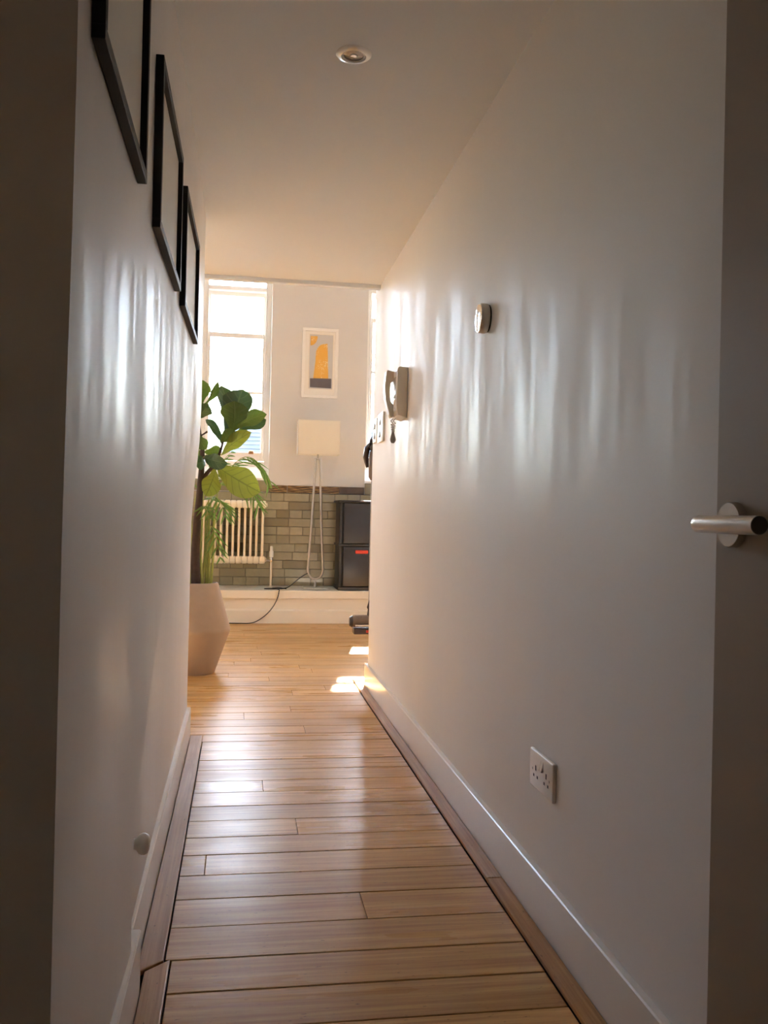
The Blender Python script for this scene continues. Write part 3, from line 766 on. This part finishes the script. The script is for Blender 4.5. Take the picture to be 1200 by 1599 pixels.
MB().box(VX-.035, VX+.05, VY-.056, VY-.049, .312, .326, .002).build('red_stripe', 'red_mark', hd)
MB().tube([(VX-.006, VY-.02, .50), (VX-.010, VY-.02, .46), (VX-.004, VY-.02, .43)], [.012, .020, .012], 10).build('release_clip', 'vac_purple', t, True)

# ------------------------------------------------------------------ plant pot, fig, palm
PX, PY = -.268, 5.76
pot = MB().lathe([(0, 0), (.118, 0), (.124, .006), (.213, .262), (.216, .275), (.213, .288), (.136, .556), (.132, .565), (.122, .566), (.119, .558), (.136, .47), (0, .47)], (PX, PY, 0), (0, 0, 1), 56).build('plant_pot', 'terracotta_beige', None, True)
tag(pot, 'large angular beige clay pot on floor past the left wall', 'plant pot')
so = MB().lathe([(0, .500), (.06, .502), (.124, .495), (.128, .485), (0, .475)], (PX, PY, 0), (0, 0, 1), 28).build('soil', 'soil', pot, True)

fig = thing('fiddle_leaf_fig', 'fiddle leaf fig with big glossy leaves growing in pot', 'plant', (PX, PY, .53))
def P(px, py, dy=0.0): return at(px, py, PY+dy)
tr = [Vector((PX+.0, PY, .49)), P(305, 870), P(308, 820), P(312, 770), P(315, 730), P(316, 700, -.01), P(312, 672, -.01), P(309, 640, -.01), P(308, 612, -.01)]
MB().tube(smooth_path(tr, 4), [.031-.0185*min(1, k/22) - (.004 if k > 22 else 0) for k in range(4*(len(tr)-1)+1)], 10).build('trunk', 'bark', fig, True)
br = [P(315, 750), P(325, 737, -.02), P(336, 724, -.04), P(344, 706, -.05), P(350, 686, -.06), P(360, 673, -.06)]
MB().tube(smooth_path(br, 4), [.014-.009*k/20 for k in range(21)], 8).build('branch', 'bark', fig, True)
br2 = [P(309, 682), P(316, 679, -.02), P(324, 674, -.03)]
MB().tube(smooth_path(br2, 3), [.006, .0058, .0055, .005, .005, .006, .0075], 8).build('branch', 'bark', fig, True)
VIEW = (Vector((0, 0, CAMH)) - Vector((PX, PY, 1.4))).normalized()
def leaf(base, tip, width, mat, roll=0.0, arch=.12, cup=.18, wave=.11, shape='fig', nl=12, parent=fig, name='leaf', stem=None):
    """one leaf blade from base to tip; roll turns the blade about its midrib away from facing the hall"""
    b, tp = Vector(base), Vector(tip); ax = tp-b; L = ax.length; ax.normalize()
    nrm = VIEW - ax*VIEW.dot(ax); nrm.normalize()
    nrm = Matrix.Rotation(roll, 3, ax) @ nrm
    side = ax.cross(nrm); bm = bmesh.new(); uvl = bm.loops.layers.uv.new('UVMap')
    g = []; nw = 6; ph = rnd.uniform(0, 6)
    for i in range(nl+1):
        s_ = i/nl
        if shape == 'fig':
            wv = (math.sin(math.pi*min(1, s_**1.25))**.62)*(1-.22*math.exp(-((s_-.36)/.16)**2))*(.62+.52*s_)
            wv *= 1 if s_ < .93 else max(.25, 1-(s_-.93)*6)
        else: wv = math.sin(math.pi*(.04+.96*s_)**.75)**.8
        row = []
        for j in range(nw+1):
            v = j/nw*2-1
            q = b + ax*(L*s_) + side*(v*width/2*wv)
            q += nrm*(arch*L*(s_*(1-s_)*4 - .0) - cup*width*abs(v)*wv*-.5 + wave*width*wv*abs(v)**2*math.sin(7*s_+ph+(0 if v > 0 else 2)))
            row.append(bm.verts.new(q))
        g.append(row)
    for i in range(nl):
        for j in range(nw):
            f = bm.faces.new((g[i][j], g[i+1][j], g[i+1][j+1], g[i][j+1]))
            for lp, (a, c) in zip(f.loops, ((i, j), (i+1, j), (i+1, j+1), (i, j+1))): lp[uvl].uv = (a/nl, c/nw)
    o = link_mesh(name, bm, mat, parent, False, b, fix=False)
    for p in o.data.polygons: p.use_smooth = True
    if stem is not None:
        MB().tube([stem, b, b+ax*L*.12], [.0035, .003, .002], 6).build('petiole', 'cane', o, True)
    return o
PXM = PY/F     # metres per photo pixel at the pot
def fl(b, tp, wpx, mat, db=0, dt=0, roll=0, stem=None, **k):
    leaf(P(b[0], b[1], db), P(tp[0], tp[1], dt), wpx*1.16*PXM, mat, roll, stem=stem, **k)
fl((308, 642), (307, 590), 34, 'leaf_mid', 0, -.03, .35)
fl((312, 636), (341, 595), 15, 'leaf_mid', -.02, -.08, 1.0)
fl((309, 652), (325, 630), 24, 'leaf_dark', -.02, -.12, .3)
fl((303, 660), (296, 610), 34, 'leaf_dark', .02, .03, -.3)
fl((309, 640), (300, 600), 30, 'leaf_mid', .05, .05, .2)
fl((354, 690), (346, 602), 34, 'leaf_dark', -.03, .06, .55, P(350, 690, -.05))
fl((356, 680), (380, 608), 46, 'leaf_dark', -.02, .04, -.25, P(352, 686, -.05))
fl((364, 674), (366, 626), 40, 'leaf_mid', -.07, -.12, .15, P(358, 676, -.06))
fl((365, 673), (417, 647), 25, 'leaf_mid', -.08, -.15, -.65, P(358, 676, -.06))
fl((372, 668), (416, 655), 18, 'leaf_dark', -.05, -.06, .5)
fl((347, 694), (321, 655), 20, 'leaf_dark', -.06, -.10, .75, P(347, 700, -.05))
fl((346, 690), (366, 670), 20, 'leaf_mid', -.06, -.16, .2, P(348, 692, -.05))
fl((366, 678), (386, 670), 14, 'leaf_mid', -.04, -.04, .2)
fl((346, 711), (393, 675), 24, 'leaf_backlit', -.06, -.18, -.5, P(344, 706, -.05))
fl((319, 713), (356, 724), 23, 'leaf_dark', -.03, -.20, .3, P(317, 715))
fl((318, 706), (346, 703), 18, 'leaf_mid', .0, .02, .2)
fl((308, 678), (322, 702), 18, 'leaf_mid', .0, -.03, .2)
fl((321, 722), (304, 724), 20, 'leaf_dark', -.02, -.1, .1)
fl((338, 727), (407, 769), 42, 'leaf_backlit', -.05, -.22, .15, P(336, 725, -.04))
fl((337, 733), (321, 775), 28, 'leaf_backlit', -.04, -.12, -.2, P(336, 727, -.04))
fl((308, 690), (303, 716), 20, 'leaf_mid', .02, .03, .3)
fl((330, 738), (334, 724), 14, 'leaf_backlit', .02, .03, .3)

palm = thing('areca_palm', 'slender yellow stemmed palm sharing the pot behind the fig', 'plant', (PX+.04, PY+.06, .53))
def frond(p0, p1, droop, nleaf, ll, dirv, lw=.014):
    """arching rachis with paired narrow leaflets, all one feathered leaf"""
    p0, p1 = Vector(p0), Vector(p1); pts = []
    for k in range(13):
        s_ = k/12; q = p0.lerp(p1, s_); q.z += droop*4*s_*(1-s_); pts.append(q)
    bm = MB(); bm.tube(pts, [.004-.003*k/12 for k in range(13)], 5)
    o = bm.build('frond', 'cane', palm, True)
    for k in range(nleaf):
        s_ = .22+.76*k/(nleaf-1); i = min(11, int(s_*12)); q = pts[i].lerp(pts[i+1], s_*12-i); td = (pts[i+1]-pts[i]).normalized()
        for sg in (-1, 1):
            sd = td.cross(Vector((0, 0, 1)) if abs(td.z) < .85 else Vector((0, 1, 0))).normalized()
            e = q + ll*math.sin(math.pi*(.18+.72*s_))*(td*.62 + sd*sg*.62 + Vector((0, 0, -.42+rnd.uniform(-.12, .1))))
            leaf(q, e, lw, 'palm_leaf', rnd.uniform(-.6, .6), .08, .1, 0, 'lance', 6, o, 'leaflet')
canes = [((-.045, .06), (299, 800)), ((-.02, .07), (305, 780)), ((.005, .075), (318, 770)), ((.03, .06), (322, 790)), ((.055, .05), (330, 780)), ((.07, .03), (327, 820)), ((-.07, .03), (296, 780)), ((.02, .03), (312, 800)), ((.045, .085), (340, 770)), ((-.03, .02), (303, 830)), ((.085, .05), (334, 800)), ((.035, .01), (316, 810)), ((.065, .075), (326, 765)), ((.01, -.01), (309, 815))]
tops = []
for (dx, dy), q in canes:
    a = Vector((PX+dx, PY+dy, .49)); b = P(q[0], q[1], dy+.06)
    MB().tube([a, a.lerp(b, .5)+Vector((rnd.uniform(-.012, .012), 0, 0)), b], [.0085, .0075, .005], 7).build('cane', 'cane', palm, True); tops.append(b)
frond(tops[8], P(423, 754, .12), .20, 11, .24, 1, .010)
frond(tops[4], P(404, 790, -.05), .16, 10, .24, 1, .013)
frond(tops[5], P(344, 872, -.12), .05, 5, .13, 1, .013)
frond(tops[2], P(362, 706, .10), .03, 7, .15, 1, .012)
frond(tops[3], P(352, 806, -.10), .09, 7, .19, 1, .012)
frond(tops[12], P(385, 740, .10), .10, 9, .22, 1, .010)
frond(tops[1], P(330, 745, .05), .05, 7, .15, 1, .012)
frond(tops[7], P(326, 806, -.12), .05, 5, .13, 1, .013)
